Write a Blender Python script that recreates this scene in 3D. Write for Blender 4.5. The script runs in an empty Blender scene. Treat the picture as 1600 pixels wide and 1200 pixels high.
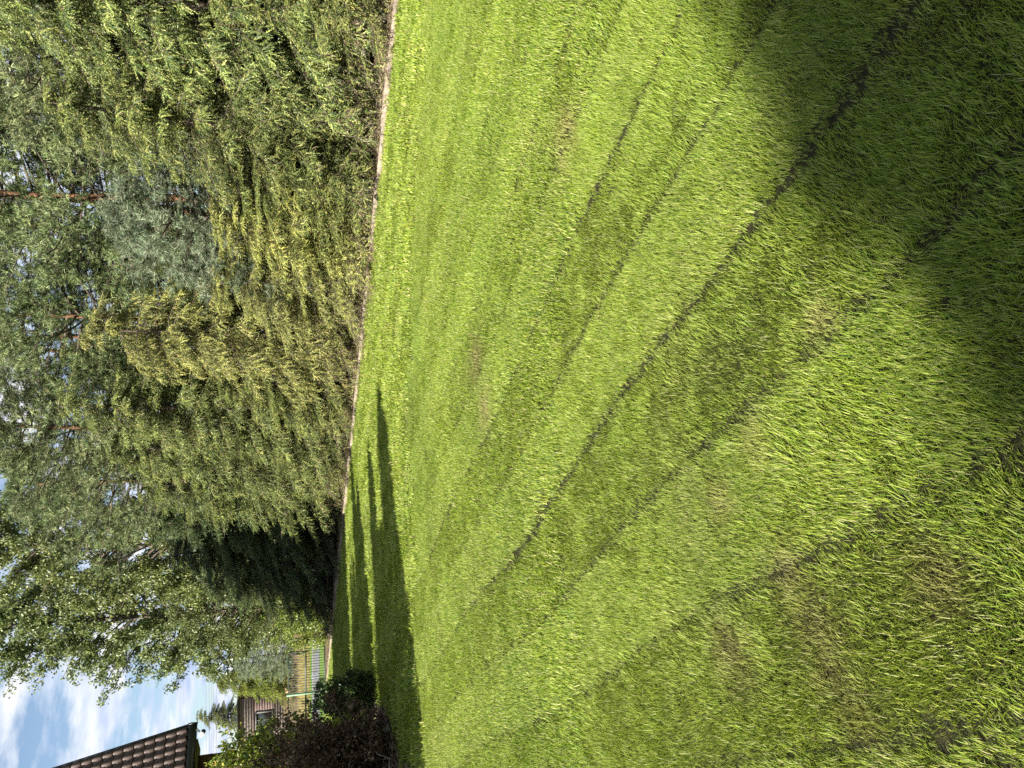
import bpy, math, random
import numpy as np
from mathutils import Vector, Matrix

# ------------------------------------------------------------------ camera, sky, sun, exposure
sc = bpy.context.scene
COL = sc.collection
F_PX, CAM_H, HORIZON = 1110.0, 1.6, 446.0          # pixels of the 1600 px photograph
TH = math.atan((800 - HORIZON) / F_PX)              # camera tilted down, held on its side
FWD = Vector((0, math.cos(TH), -math.sin(TH)))
UPV = Vector((0, math.sin(TH), math.cos(TH)))
RGT = Vector((1, 0, 0))
cam_d = bpy.data.cameras.new('camera')
cam_d.sensor_width = 36.0
cam_d.lens = 36.0 * F_PX / 1600.0
cam_d.clip_start = 0.05
cam_d.clip_end = 2000
cam = bpy.data.objects.new('camera', cam_d)
COL.objects.link(cam)
m = Matrix.Identity(4)
for i, a in enumerate((-UPV, RGT, -FWD)):           # image right = down, image up = right
    for j in range(3):
        m[j][i] = a[j]
m.translation = (0, 0, CAM_H)
cam.matrix_world = m
sc.camera = cam

SUN_TO = Vector((0.815, 0.58, 0)).normalized()      # the way the shadows run
SUN_EL = math.radians(36.3)
sun_d = bpy.data.lights.new('sun', 'SUN')
sun_d.energy = 5.0
sun_d.angle = math.radians(0.55)
sun_d.color = (1.0, 0.95, 0.86)
sun = bpy.data.objects.new('sun', sun_d)
COL.objects.link(sun)
sdir = Vector((SUN_TO.x * math.cos(SUN_EL), SUN_TO.y * math.cos(SUN_EL), -math.sin(SUN_EL)))
sun.rotation_euler = sdir.to_track_quat('-Z', 'Y').to_euler()

world = bpy.data.worlds.new('World')
sc.world = world
world.use_nodes = True
wn, wl = world.node_tree.nodes, world.node_tree.links
wn.clear()
w_out = wn.new('ShaderNodeOutputWorld')
w_bg = wn.new('ShaderNodeBackground')
w_bg.inputs['Strength'].default_value = 0.054
sky = wn.new('ShaderNodeTexSky')
sky.sky_type = 'NISHITA'
sky.sun_disc = False
sky.sun_elevation = SUN_EL
sky.sun_rotation = math.atan2(-SUN_TO.x, -SUN_TO.y) % (2 * math.pi)
sky.ozone_density = 1.0
sky.dust_density = 0.6
tc = wn.new('ShaderNodeTexCoord')
sep = wn.new('ShaderNodeSeparateXYZ')
wl.new(tc.outputs['Generated'], sep.inputs[0])
zc = wn.new('ShaderNodeMath'); zc.operation = 'MAXIMUM'; zc.inputs[1].default_value = 0.0
wl.new(sep.outputs['Z'], zc.inputs[0])
zo = wn.new('ShaderNodeMath'); zo.operation = 'ADD'; zo.inputs[1].default_value = 0.12
wl.new(zc.outputs[0], zo.inputs[0])
dv = wn.new('ShaderNodeVectorMath'); dv.operation = 'DIVIDE'
cz = wn.new('ShaderNodeCombineXYZ')
for k in range(3):
    wl.new(zo.outputs[0], cz.inputs[k])
wl.new(tc.outputs['Generated'], dv.inputs[0]); wl.new(cz.outputs[0], dv.inputs[1])
cl = wn.new('ShaderNodeTexNoise')
cl.inputs['Scale'].default_value = 1.9
cl.inputs['Detail'].default_value = 9
cl.inputs['Roughness'].default_value = 0.58
cl.inputs['Distortion'].default_value = 0.1
wl.new(dv.outputs[0], cl.inputs['Vector'])
cr = wn.new('ShaderNodeValToRGB')
cr.color_ramp.elements[0].position = 0.40; cr.color_ramp.elements[0].color = (0, 0, 0, 1)
cr.color_ramp.elements[1].position = 0.52; cr.color_ramp.elements[1].color = (1, 1, 1, 1)
wl.new(cl.outputs['Fac'], cr.inputs[0])
cl2 = wn.new('ShaderNodeTexNoise')
cl2.inputs['Scale'].default_value = 3.2; cl2.inputs['Detail'].default_value = 8
wl.new(dv.outputs[0], cl2.inputs['Vector'])
cc = wn.new('ShaderNodeValToRGB')
cc.color_ramp.elements[0].position = 0.36; cc.color_ramp.elements[0].color = (3.0, 3.8, 5.6, 1)
cc.color_ramp.elements[1].position = 0.62; cc.color_ramp.elements[1].color = (6.3, 6.4, 6.6, 1)
wl.new(cl2.outputs['Fac'], cc.inputs[0])
mx = wn.new('ShaderNodeMix'); mx.data_type = 'RGBA'
wl.new(cr.outputs[0], mx.inputs['Factor'])
wl.new(sky.outputs[0], mx.inputs['A']); wl.new(cc.outputs[0], mx.inputs['B'])
wl.new(mx.outputs['Result'], w_bg.inputs['Color'])
wl.new(w_bg.outputs[0], w_out.inputs['Surface'])

vs = sc.view_settings
vs.view_transform = 'Standard'
vs.look = 'None'
vs.gamma = 1.0
vs.use_curve_mapping = False
vs.exposure = 1.7
sc.render.engine = 'CYCLES'
cy = sc.cycles
cy.max_bounces = 5; cy.diffuse_bounces = 3; cy.glossy_bounces = 2; cy.transmission_bounces = 3
cy.transparent_max_bounces = 4
cy.caustics_reflective = False; cy.caustics_refractive = False
cy.use_denoising = False

# ------------------------------------------------------------------ helpers
RNG = np.random.default_rng(11)
def R_(a, b, n=None): return RNG.uniform(a, b, n)

def ray(u, v): return FWD + RGT * ((u - 600) / F_PX) - UPV * ((v - 800) / F_PX)
def gnd(u, v, z=0.0):
    d = ray(u, v); t = (z - CAM_H) / d.z
    return Vector((0, 0, CAM_H)) + d * t
def at_y(u, v, Y):
    d = ray(u, v)
    return Vector((0, 0, CAM_H)) + d * (Y / d.y)

KERB0 = Vector((5.63, 10.42, 0)); KD = Vector((-0.687, 0.727, 0)).normalized(); KN = Vector((0.727, 0.687, 0)).normalized()
def kerb(w, o=0.0, z=0.0): return KERB0 + KD * w + KN * o + Vector((0, 0, z))

def hexlin(r, g, b):
    f = lambda c: ((c / 255 + 0.055) / 1.055) ** 2.4 if c > 10 else c / 255 / 12.92
    return (f(r), f(g), f(b))

def new_mat(name, col=(0.5, 0.5, 0.5), rough=0.7, spec=0.3, noise=0.0, nscale=8.0, bump=0.0, bscale=40.0, metal=0.0, col2=None):
    mt = bpy.data.materials.new(name); mt.use_nodes = True
    n, l = mt.node_tree.nodes, mt.node_tree.links
    b = n['Principled BSDF']
    b.inputs['Roughness'].default_value = rough
    b.inputs['Specular IOR Level'].default_value = spec
    b.inputs['Metallic'].default_value = metal
    b.inputs['Base Color'].default_value = (*col, 1)
    if noise > 0 or col2:
        t = n.new('ShaderNodeTexCoord'); x = n.new('ShaderNodeTexNoise')
        x.inputs['Scale'].default_value = nscale; x.inputs['Detail'].default_value = 6; x.inputs['Roughness'].default_value = 0.65
        l.new(t.outputs['Object'], x.inputs['Vector'])
        r = n.new('ShaderNodeValToRGB')
        c2 = col2 or tuple(min(1, c * (1 + noise)) for c in col)
        c1 = col if col2 else tuple(c * (1 - noise) for c in col)
        r.color_ramp.elements[0].position = 0.33; r.color_ramp.elements[0].color = (*c1, 1)
        r.color_ramp.elements[1].position = 0.67; r.color_ramp.elements[1].color = (*c2, 1)
        l.new(x.outputs['Fac'], r.inputs[0]); l.new(r.outputs[0], b.inputs['Base Color'])
    if bump > 0:
        t = n.new('ShaderNodeTexCoord'); x = n.new('ShaderNodeTexNoise')
        x.inputs['Scale'].default_value = bscale; x.inputs['Detail'].default_value = 6
        l.new(t.outputs['Object'], x.inputs['Vector'])
        bp = n.new('ShaderNodeBump'); bp.inputs['Strength'].default_value = bump; bp.inputs['Distance'].default_value = 0.02
        l.new(x.outputs['Fac'], bp.inputs['Height']); l.new(bp.outputs[0], b.inputs['Normal'])
    return mt

def leaf_mat(name, transl=0.35, rough=0.5, spec=0.35, vary=0.25):
    """colour comes from the leaf's own 'tint', shifted a little from place to place"""
    mt = bpy.data.materials.new(name); mt.use_nodes = True
    n, l = mt.node_tree.nodes, mt.node_tree.links
    b = n['Principled BSDF']; out = n['Material Output']
    b.inputs['Roughness'].default_value = rough
    b.inputs['Specular IOR Level'].default_value = spec
    a = n.new('ShaderNodeAttribute'); a.attribute_name = 'tint'
    g = n.new('ShaderNodeNewGeometry')
    x = n.new('ShaderNodeTexNoise'); x.inputs['Scale'].default_value = 0.9; x.inputs['Detail'].default_value = 3
    l.new(g.outputs['Position'], x.inputs['Vector'])
    mr = n.new('ShaderNodeMapRange')
    mr.inputs['From Min'].default_value = 0.3; mr.inputs['From Max'].default_value = 0.7
    mr.inputs['To Min'].default_value = 1 - vary; mr.inputs['To Max'].default_value = 1 + vary
    l.new(x.outputs['Fac'], mr.inputs['Value'])
    oi = n.new('ShaderNodeObjectInfo')
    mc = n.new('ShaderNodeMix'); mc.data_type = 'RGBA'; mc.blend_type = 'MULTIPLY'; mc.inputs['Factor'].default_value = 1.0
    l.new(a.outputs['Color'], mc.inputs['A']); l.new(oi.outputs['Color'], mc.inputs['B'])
    h = n.new('ShaderNodeHueSaturation')
    l.new(mc.outputs['Result'], h.inputs['Color']); l.new(mr.outputs[0], h.inputs['Value'])
    l.new(h.outputs[0], b.inputs['Base Color'])
    t = n.new('ShaderNodeBsdfTranslucent'); l.new(h.outputs[0], t.inputs['Color'])
    ms = n.new('ShaderNodeMixShader'); ms.inputs[0].default_value = transl
    l.new(b.outputs[0], ms.inputs[1]); l.new(t.outputs[0], ms.inputs[2]); l.new(ms.outputs[0], out.inputs['Surface'])
    return mt

class MB:
    """collects vertices, faces and vertex tints; build() links them as one mesh object"""
    def __init__(s): s.v = []; s.t = []; s.q = []; s.c = []; s.n = 0
    def add(s, V, T=None, Q=None, C=None):
        V = np.asarray(V, dtype=np.float32).reshape(-1, 3)
        if T is not None and len(T): s.t.append(np.asarray(T, dtype=np.int32).reshape(-1, 3) + s.n)
        if Q is not None and len(Q): s.q.append(np.asarray(Q, dtype=np.int32).reshape(-1, 4) + s.n)
        if C is None: C = np.full((len(V), 3), 0.5, dtype=np.float32)
        C = np.asarray(C, dtype=np.float32)
        if C.ndim == 1: C = np.repeat(C[None, :], len(V), 0)
        s.c.append(C); s.v.append(V); s.n += len(V)
        return s
    def box(s, c, h, ax=None):
        c = np.array(c, dtype=float); A = np.eye(3) if ax is None else np.array([list(a) for a in ax], dtype=float)
        V = []
        for k in range(8):
            sg = [1 if k >> i & 1 else -1 for i in range(3)]
            V.append(c + sum(A[i] * h[i] * sg[i] for i in range(3)))
        return s.add(V, Q=[(0, 2, 3, 1), (4, 5, 7, 6), (0, 1, 5, 4), (2, 6, 7, 3), (0, 4, 6, 2), (1, 3, 7, 5)])
    def tube(s, P, r, sides=6, C=None, cap=True):
        P = np.array([list(p) for p in P], dtype=float); N = len(P)
        r = np.full(N, r) if np.isscalar(r) else np.array(r, dtype=float)
        T = np.gradient(P, axis=0); T /= np.linalg.norm(T, axis=1)[:, None] + 1e-9
        ref = np.array([0, 0, 1.0]) if abs(T[0, 2]) < 0.9 else np.array([1.0, 0, 0])
        A = np.cross(T, ref); A /= np.linalg.norm(A, axis=1)[:, None] + 1e-9
        B = np.cross(T, A)
        an = np.arange(sides) * 2 * math.pi / sides
        V = P[:, None, :] + r[:, None, None] * (np.cos(an)[None, :, None] * A[:, None, :] + np.sin(an)[None, :, None] * B[:, None, :])
        Q = []
        for i in range(N - 1):
            for j in range(sides):
                k = (j + 1) % sides
                Q.append((i * sides + j, i * sides + k, (i + 1) * sides + k, (i + 1) * sides + j))
        V = V.reshape(-1, 3); T3 = []
        if cap:
            V = np.vstack([V, P[:1], P[-1:]]); b0 = N * sides
            for j in range(sides):
                k = (j + 1) % sides
                T3.append((k, j, b0)); T3.append(((N - 1) * sides + j, (N - 1) * sides + k, b0 + 1))
        return s.add(V, T3, Q, C)
    def mesh(s, name):
        me = bpy.data.meshes.new(name)
        V = np.vstack(s.v)
        T = np.vstack(s.t) if s.t else np.zeros((0, 3), np.int32)
        Q = np.vstack(s.q) if s.q else np.zeros((0, 4), np.int32)
        me.vertices.add(len(V)); me.vertices.foreach_set('co', V.ravel())
        me.loops.add(len(T) * 3 + len(Q) * 4)
        me.loops.foreach_set('vertex_index', np.concatenate([T.ravel(), Q.ravel()]).astype(np.int32))
        me.polygons.add(len(T) + len(Q))
        me.polygons.foreach_set('loop_start', np.concatenate([np.arange(len(T)) * 3, len(T) * 3 + np.arange(len(Q)) * 4]).astype(np.int32))
        me.update(calc_edges=True)
        a = me.color_attributes.new('tint', 'FLOAT_COLOR', 'POINT')
        Cc = np.ones((len(V), 4), np.float32); Cc[:, :3] = np.vstack(s.c)
        a.data.foreach_set('color', Cc.ravel())
        return me
    def build(s, name, mat, parent=None, smooth=False):
        me = s.mesh(name); me.materials.append(mat)
        if smooth: me.polygons.foreach_set('use_smooth', np.ones(len(me.polygons), bool))
        return link(name, me, parent)

def link(name, me, parent=None):
    o = bpy.data.objects.new(name, me); COL.objects.link(o)
    if parent is not None: o.parent = parent
    return o
def empty(name, loc=(0, 0, 0), rz=0.0, scale=(1, 1, 1)):
    o = bpy.data.objects.new(name, None); COL.objects.link(o)
    o.empty_display_size = 0.2
    o.location = loc; o.rotation_euler = (0, 0, rz); o.scale = scale
    return o
def tag(o, label=None, cat=None, group=None, kind=None):
    if label: o['label'] = label
    if cat: o['category'] = cat
    if group: o['group'] = group
    if kind: o['kind'] = kind
    return o
def copy_tree(o, parent=None):
    c = o.copy(); COL.objects.link(c); c.parent = parent
    for ch in o.children: copy_tree(ch, c)
    return c
def unit(V): return V / (np.linalg.norm(V, axis=-1, keepdims=True) + 1e-9)

def vnoise(x, y, scale, seed=0):
    """smooth value noise on the ground plane, 0..1"""
    g = np.random.default_rng(seed).random((64, 64))
    x = np.asarray(x) / scale + 31.7; y = np.asarray(y) / scale + 17.3
    ix = np.floor(x).astype(int); iy = np.floor(y).astype(int); fx = x - ix; fy = y - iy
    fx = fx * fx * (3 - 2 * fx); fy = fy * fy * (3 - 2 * fy)
    G = lambda a, b: g[a % 64, b % 64]
    return (G(ix, iy) * (1 - fx) + G(ix + 1, iy) * fx) * (1 - fy) + (G(ix, iy + 1) * (1 - fx) + G(ix + 1, iy + 1) * fx) * fy

# ------------------------------------------------------------------ materials
M = {}
M['spruce'] = leaf_mat('spruce_needles', 0.20, 0.45, 0.35)
M['pine'] = leaf_mat('pine_needles', 0.25, 0.5, 0.3)
M['leaf'] = leaf_mat('broad_leaves', 0.35, 0.42, 0.45)
M['thuja'] = leaf_mat('thuja_scales', 0.25, 0.5, 0.3)
M['dead'] = leaf_mat('brown_leaves', 0.2, 0.6, 0.25)
M['bark'] = new_mat('grey_bark', (0.07, 0.055, 0.042), 0.9, 0.1, col2=(0.14, 0.11, 0.085), nscale=14, bump=0.6, bscale=30)
M['redbark'] = new_mat('pine_bark', (0.08, 0.042, 0.028), 0.9, 0.1, col2=(0.21, 0.105, 0.058), nscale=9, bump=0.6, bscale=25)
M['twig'] = new_mat('pale_twig', (0.2, 0.16, 0.11), 0.85, 0.1, noise=0.3)
M['soil'] = new_mat('soil', (0.045, 0.032, 0.022), 0.95, 0.1, col2=(0.11, 0.08, 0.055), nscale=7, bump=1.0, bscale=30)
M['litter'] = new_mat('needle_litter', (0.07, 0.05, 0.03), 0.95, 0.05, col2=(0.17, 0.125, 0.08), nscale=9, bump=0.8, bscale=35)
M['kerb'] = new_mat('kerb_concrete', (0.15, 0.12, 0.09), 0.9, 0.15, col2=(0.31, 0.25, 0.19), nscale=16, bump=0.5, bscale=70)
M['thatch'] = new_mat('lawn_soil', (0.022, 0.02, 0.011), 0.95, 0.05, col2=(0.05, 0.05, 0.022), nscale=30, bump=1.0, bscale=160)

# ------------------------------------------------------------------ the ground
def sheet(name, pts, z, mat):
    V = [(p[0], p[1], z) for p in pts]
    me = bpy.data.meshes.new(name); me.from_pydata(V, [], [tuple(range(len(V)))]); me.materials.append(mat)
    o = link(name, me); o['kind'] = 'structure'
    return o
M['field'] = new_mat('field_grass', (0.06, 0.11, 0.02), 0.9, 0.1, col2=(0.13, 0.19, 0.04), nscale=0.6)
sheet('ground', [(-400, -400), (400, -400), (400, 700), (-400, 700)], -0.008, M['field'])
K = kerb
def xy(p): return (p.x, p.y)
sheet('lawn', [xy(K(-14)), xy(K(29.0)), (-34, 30.4), (-34, -14), (18, -14)], 0.0, M['thatch'])
sheet('hedge_bed', [xy(K(-14, 0.07)), xy(K(27, 0.07)), xy(K(27, 14)), xy(K(-14, 14))], 0.006, M['litter'])

# kerb of edging stones, each stone a piece of its own
kerb_o = sheet('kerb', [xy(K(-6, 0.005)), xy(K(26, 0.005)), xy(K(26, 0.075)), xy(K(-6, 0.075))], 0.010, M['litter'])
st = MB()
L2, W2, Ht = 0.493, 0.045, 0.09
prof = [(-W2, -0.05), (-W2, Ht - 0.014), (-W2 + 0.012, Ht), (W2 - 0.012, Ht), (W2, Ht - 0.014), (W2, -0.05)]
V = [(sx * L2, p[0], p[1]) for sx in (-1, 1) for p in prof]
st.add(V, Q=[(i, i + 1, i + 7, i + 6) for i in range(5)] + [(0, 5, 4, 1), (1, 4, 3, 2), (6, 7, 10, 11), (7, 8, 9, 10)])
st_me = st.mesh('edging_stone'); st_me.materials.append(M['kerb'])
ang = math.atan2(KD.y, KD.x)
for i in range(32):
    o = link('edging_stone', st_me, kerb_o)
    p = K(-5.5 + i, 0.055)
    o.location = (p.x, p.y, float(R_(-0.012, 0.008)) - (0.02 if i in (16,) else 0))
    o.rotation_euler = (float(R_(-0.02, 0.02)), float(R_(-0.006, 0.006)), ang + float(R_(-0.008, 0.008)))

# ------------------------------------------------------------------ beyond the far fence
M['road'] = new_mat('asphalt_road', (0.13, 0.13, 0.135), 0.9, 0.2, noise=0.15, nscale=3)
M['path'] = new_mat('pale_paving', (0.17, 0.165, 0.155), 0.9, 0.2, noise=0.12, nscale=3)
sheet('road', [(-70, 36.5), (-9.5, 36.5), (-8.5, 43.0), (-70, 43.0)], -0.003, M['road'])
sheet('pavement', [(-70, 43.6), (-8, 43.6), (-8, 46.6), (-70, 46.6)], 0.002, M['path'])
M['dry'] = new_mat('dry_bank', (0.10, 0.075, 0.035), 0.95, 0.05, col2=(0.20, 0.15, 0.065), nscale=1.3, bump=0.5, bscale=8)
bk = MB()
NX, NY = 40, 10
V = []; Q = []
for j in range(NY):
    for i in range(NX):
        t = j / (NY - 1)
        V.append((-75 + i * 1.8, 51 + t * 9, -0.02 + 1.42 * (t * t * (3 - 2 * t)) + (0.06 * math.sin(i * 2.1 + j) if 0 < j < NY - 1 else 0)))
for j in range(NY - 1):
    for i in range(NX - 1):
        a = j * NX + i; Q.append((a, a + 1, a + 1 + NX, a + NX))
b0 = len(V)
V += [(-75, 130, 1.4), (-75 + 39 * 1.8, 130, 1.4)]
Q.append(((NY - 1) * NX, NY * NX - 1, b0 + 1, b0))
bk.add(V, Q=Q)
tag(bk.build('bank', M['dry']), kind='structure')

# ------------------------------------------------------------------ foliage builders (numpy)
def needles(mb, P, D, L, K, nl, nw, col, ang=0.95, stem=0.004, stem_col=None, curl=0.0):
    """K blade-like needles round each twig that starts at P, runs along D for L"""
    N = len(P); L = np.broadcast_to(L, (N,))
    t = (np.arange(K)[None, :] + R_(0, 1, (N, K))) / K
    A = P[:, None, :] + D[:, None, :] * (t * L[:, None])[:, :, None]
    rnd = RNG.normal(size=(N, K, 3))
    perp = unit(rnd - (rnd * D[:, None, :]).sum(-1, keepdims=True) * D[:, None, :])
    nd = unit(D[:, None, :] * math.cos(ang) + perp * math.sin(ang) + rnd * 0.08)
    ln = nl * R_(0.7, 1.2, (N, K))[:, :, None]
    side = unit(np.cross(nd, RNG.normal(size=(N, K, 3)))) * (nw * 0.5)
    V = np.stack([A - side, A + side, A + nd * ln + side * 0.25, A + nd * ln - side * 0.25], 2).reshape(-1, 3)
    C = np.repeat(col[:, None, :], K, 1) * R_(0.82, 1.18, (N, K))[:, :, None]
    C = np.repeat(C.reshape(-1, 3), 4, 0)
    Q = np.arange(N * K * 4).reshape(-1, 4)
    mb.add(V, Q=Q, C=C)
    if stem:
        s1 = unit(np.cross(D, RNG.normal(size=(N, 3)))) * stem
        V = np.stack([P - s1, P + s1, P + D * L[:, None]], 1).reshape(-1, 3)
        sc_ = col if stem_col is None else np.broadcast_to(np.array(stem_col), (N, 3))
        mb.add(V, T=np.arange(N * 3).reshape(-1, 3), C=np.repeat(sc_, 3, 0))

def strands(mb, P, D, L, W, col, K=14):
    """needled twigs: a thin shoot with short needles standing off it all round"""
    N = len(P); L = np.broadcast_to(L, (N,))
    t = (np.arange(K)[None, :] + R_(0, 1, (N, K))) / K
    rnd = RNG.normal(size=(N, K, 3))
    A = P[:, None, :] + D[:, None, :] * (t * L[:, None])[:, :, None]
    A[:, :, 2] -= (t ** 2) * 0.03
    perp = unit(rnd - (rnd * D[:, None, :]).sum(-1, keepdims=True) * D[:, None, :])
    nd = D[:, None, :] * 0.72 + perp * 0.69
    ln = W * R_(0.75, 1.2, (N, K))[:, :, None] * (1.15 - 0.5 * t[:, :, None])
    side = unit(np.cross(nd, RNG.normal(size=(N, K, 3)))) * (W * 0.17)
    V = np.stack([A - side, A + side, A + nd * ln], 2).reshape(-1, 3)
    C = np.repeat((np.repeat(col[:, None, :], K, 1) * R_(0.85, 1.15, (N, K))[:, :, None]).reshape(-1, 3), 3, 0)
    mb.add(V, T=np.arange(N * K * 3).reshape(-1, 3), C=C)
    s1 = unit(np.cross(D, RNG.normal(size=(N, 3)))) * (W * 0.16)
    E = P + D * L[:, None]; E[:, 2] -= 0.03
    mb.add(np.stack([P - s1, P + s1, E], 1).reshape(-1, 3), T=np.arange(N * 3).reshape(-1, 3), C=np.repeat(col * 0.95, 3, 0))

def leaves(mb, P, size, col, droop=0.3, flat=0.0, ratio=0.6):
    """pointed, slightly folded leaves"""
    N = len(P)
    D = RNG.normal(size=(N, 3)); D[:, 2] -= droop; D = unit(D)
    up = RNG.normal(size=(N, 3)); up[:, 2] += flat
    S = unit(np.cross(D, up)); Nn = np.cross(S, D)
    s = (size * R_(0.65, 1.25, N))[:, None]
    a = P; b = P + D * s
    c = P + D * s * 0.45 + S * s * ratio * 0.5 + Nn * s * 0.10
    d = P + D * s * 0.45 - S * s * ratio * 0.5 + Nn * s * 0.10
    V = np.stack([a, c, b, d], 1).reshape(-1, 3)
    i = np.arange(N)[:, None] * 4
    mb.add(V, T=np.concatenate([i + [0, 1, 2], i + [0, 2, 3]], 0), C=np.repeat(col, 4, 0))

def mixcol(cols, w, N, jit=0.15):
    cols = np.array(cols); k = RNG.choice(len(cols), N, p=np.array(w) / sum(w))
    return cols[k] * R_(1 - jit, 1 + jit, (N, 1)) * (1 + RNG.normal(size=(N, 3)) * 0.04)

def spruce_meshes(name, H=6.5, Rm=1.6, whorl=0.22, nb=10, nside=11, ntw=7, cols=None, w=None, low=0.05, droop=0.5, shape=0.55, tl=0.155, sw=0.036, K=12, hang=0.40):
    mb = MB(); tr = MB()
    n = 9; hs = np.linspace(0, H * 0.97, n)
    tr.tube([(0.03 * math.sin(h * 1.3), 0.03 * math.cos(h), h) for h in hs], np.linspace(0.021 * H, 0.012, n), 8)
    P = []; D = []; S = []
    for k, h in enumerate(np.arange(low, H * 0.985, whorl)):
        r = Rm * (1 - (h / H)) ** shape * (0.8 + 0.2 * min(1, h / 0.6)) + 0.06
        for b in range(nb if h < H * 0.8 else 5):
            a = R_(0, 2 * math.pi); hh = h + R_(-0.5, 0.5) * whorl
            Lb = r * R_(0.6, 1.22)
            ca, sa = math.cos(a), math.sin(a)
            rise = 0.35 * (h / H) ** 2 - 0.05
            ss = np.linspace(0, 1, 6)
            pts = np.stack([ca * Lb * ss, sa * Lb * ss, np.maximum(0.04, hh + Lb * (rise * ss - droop * ss ** 2 * 0.8 + 0.22 * droop * ss ** 4))], 1)
            tr.tube(pts, np.linspace(0.007 + 0.006 * Lb, 0.003, 6), 3, cap=False)
            nsd = max(4, int(nside * (0.5 + 0.5 * Lb / Rm)))
            for s in np.linspace(0.12, 1.0, nsd):
                i = min(4, int(s * 5)); f = s * 5 - i
                p = pts[i] * (1 - f) + pts[i + 1] * f
                tg = pts[i + 1] - pts[i]; tg /= np.linalg.norm(tg) + 1e-9
                sd = np.array([-sa, ca, 0])
                for sg in (-1, 1):
                    ls = (0.10 + 0.42 * Lb * (1 - s) * s * 1.6) * R_(0.7, 1.2)
                    dd = tg * R_(0.5, 0.8) + sd * sg * R_(0.5, 0.9) + np.array([0, 0, -R_(0.05, hang)])
                    dd /= np.linalg.norm(dd)
                    nt = max(2, int(ntw * (0.6 + ls * 1.6)))
                    for q in range(nt):
                        pp = p + dd * ls * (q + 0.3) / nt
                        d2 = dd * 0.85 + RNG.normal(size=3) * 0.40 + np.array([0, 0, -R_(0, hang)])
                        P.append(pp); D.append(d2); S.append(s)
    P = np.array(P); D = unit(np.array(D)); S = np.array(S)
    P[:, 2] = np.maximum(P[:, 2], 0.03)
    col = mixcol(cols, w, len(P))
    col = col * (0.62 + 0.55 * S)[:, None]          # young growth at the branch ends is paler
    dead = R_(0, 1, len(P)) < 0.65 * np.clip(1 - P[:, 2] / 0.9, 0, 1) + 0.03
    col[dead] = mixcol([(0.20, 0.15, 0.10), (0.13, 0.09, 0.06), (0.26, 0.21, 0.12)], [2, 2, 1], int(dead.sum()))
    strands(mb, P, D, R_(0.55, 1.3, len(P)) * tl, sw, col, K)
    return mb.mesh(name + '_crown'), tr.mesh(name + '_trunk'), len(P)

def pine_meshes(name, H=9.0, base=2.0, Rm=2.4, nbr=55, nsub=9, nsh=5, cols=None, w=None, nl=0.085, nw=0.012, K=20, shape='round', lean=0.0, tr_r=0.15):
    mb = MB(); tr = MB(); br = MB()
    n = 12; hs = np.linspace(0, H * 0.98, n)
    ax = lambda h: np.array([lean * (h / H) ** 2 + 0.08 * math.sin(h * 0.7), 0.08 * math.cos(h * 0.9) - 0.08, h])
    tr.tube([ax(h) for h in hs], np.linspace(tr_r, 0.02, n), 9)
    P = []; D = []
    for b in range(nbr):
        t = (b + R_(0, 1)) / nbr
        h = base + (H * 0.97 - base) * t
        r = Rm * ((math.sin(math.pi * min(1, 0.18 + 0.8 * t)) ** 0.7) if shape == 'round' else (1 - t) ** 0.7 + 0.12) * R_(0.6, 1.1)
        a = b * 2.4 + R_(-0.4, 0.4); ca, sa = math.cos(a), math.sin(a)
        up = 0.15 + 0.5 * t
        ss = np.linspace(0, 1, 6)
        o = ax(h)
        pts = o + np.stack([ca * r * ss, sa * r * ss, r * (up * 0.55 * ss - 0.25 * ss ** 2 + 0.28 * ss ** 3)], 1) + RNG.normal(size=(6, 3)) * 0.04 * ss[:, None]
        br.tube(pts, np.linspace(0.012 + 0.010 * r, 0.005, 6), 5, cap=False)
        for q in range(nsub):
            s = R_(0.22, 1.0); i = min(4, int(s * 5)); f = s * 5 - i
            p = pts[i] * (1 - f) + pts[i + 1] * f
            dd = np.array([ca, sa, 0]) * R_(0.2, 1) + np.array([-sa, ca, 0]) * R_(-1, 1) + np.array([0, 0, R_(-0.1, 0.6)])
            dd /= np.linalg.norm(dd); ls = r * R_(0.15, 0.36)
            e = p + dd * ls
            br.tube([p, (p + e) / 2 + np.array([0, 0, -0.02]), e], [0.007, 0.005, 0.003], 3, cap=False)
            for k in range(nsh):
                pp = p + dd * ls * R_(0.7, 1.1) + RNG.normal(size=3) * 0.075
                d2 = dd * 0.6 + RNG.normal(size=3) * 0.5 + np.array([0, 0, 0.35])
                P.append(pp); D.append(d2)
    P = np.array(P); D = unit(np.array(D))
    needles(mb, P, D, R_(0.06, 0.15, len(P)), K, nl, nw, mixcol(cols, w, len(P)), ang=0.85, stem=0.006, stem_col=(0.2, 0.13, 0.07))
    return mb.mesh(name + '_crown'), tr.mesh(name + '_trunk'), len(P), br.mesh(name + '_branches')

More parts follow.
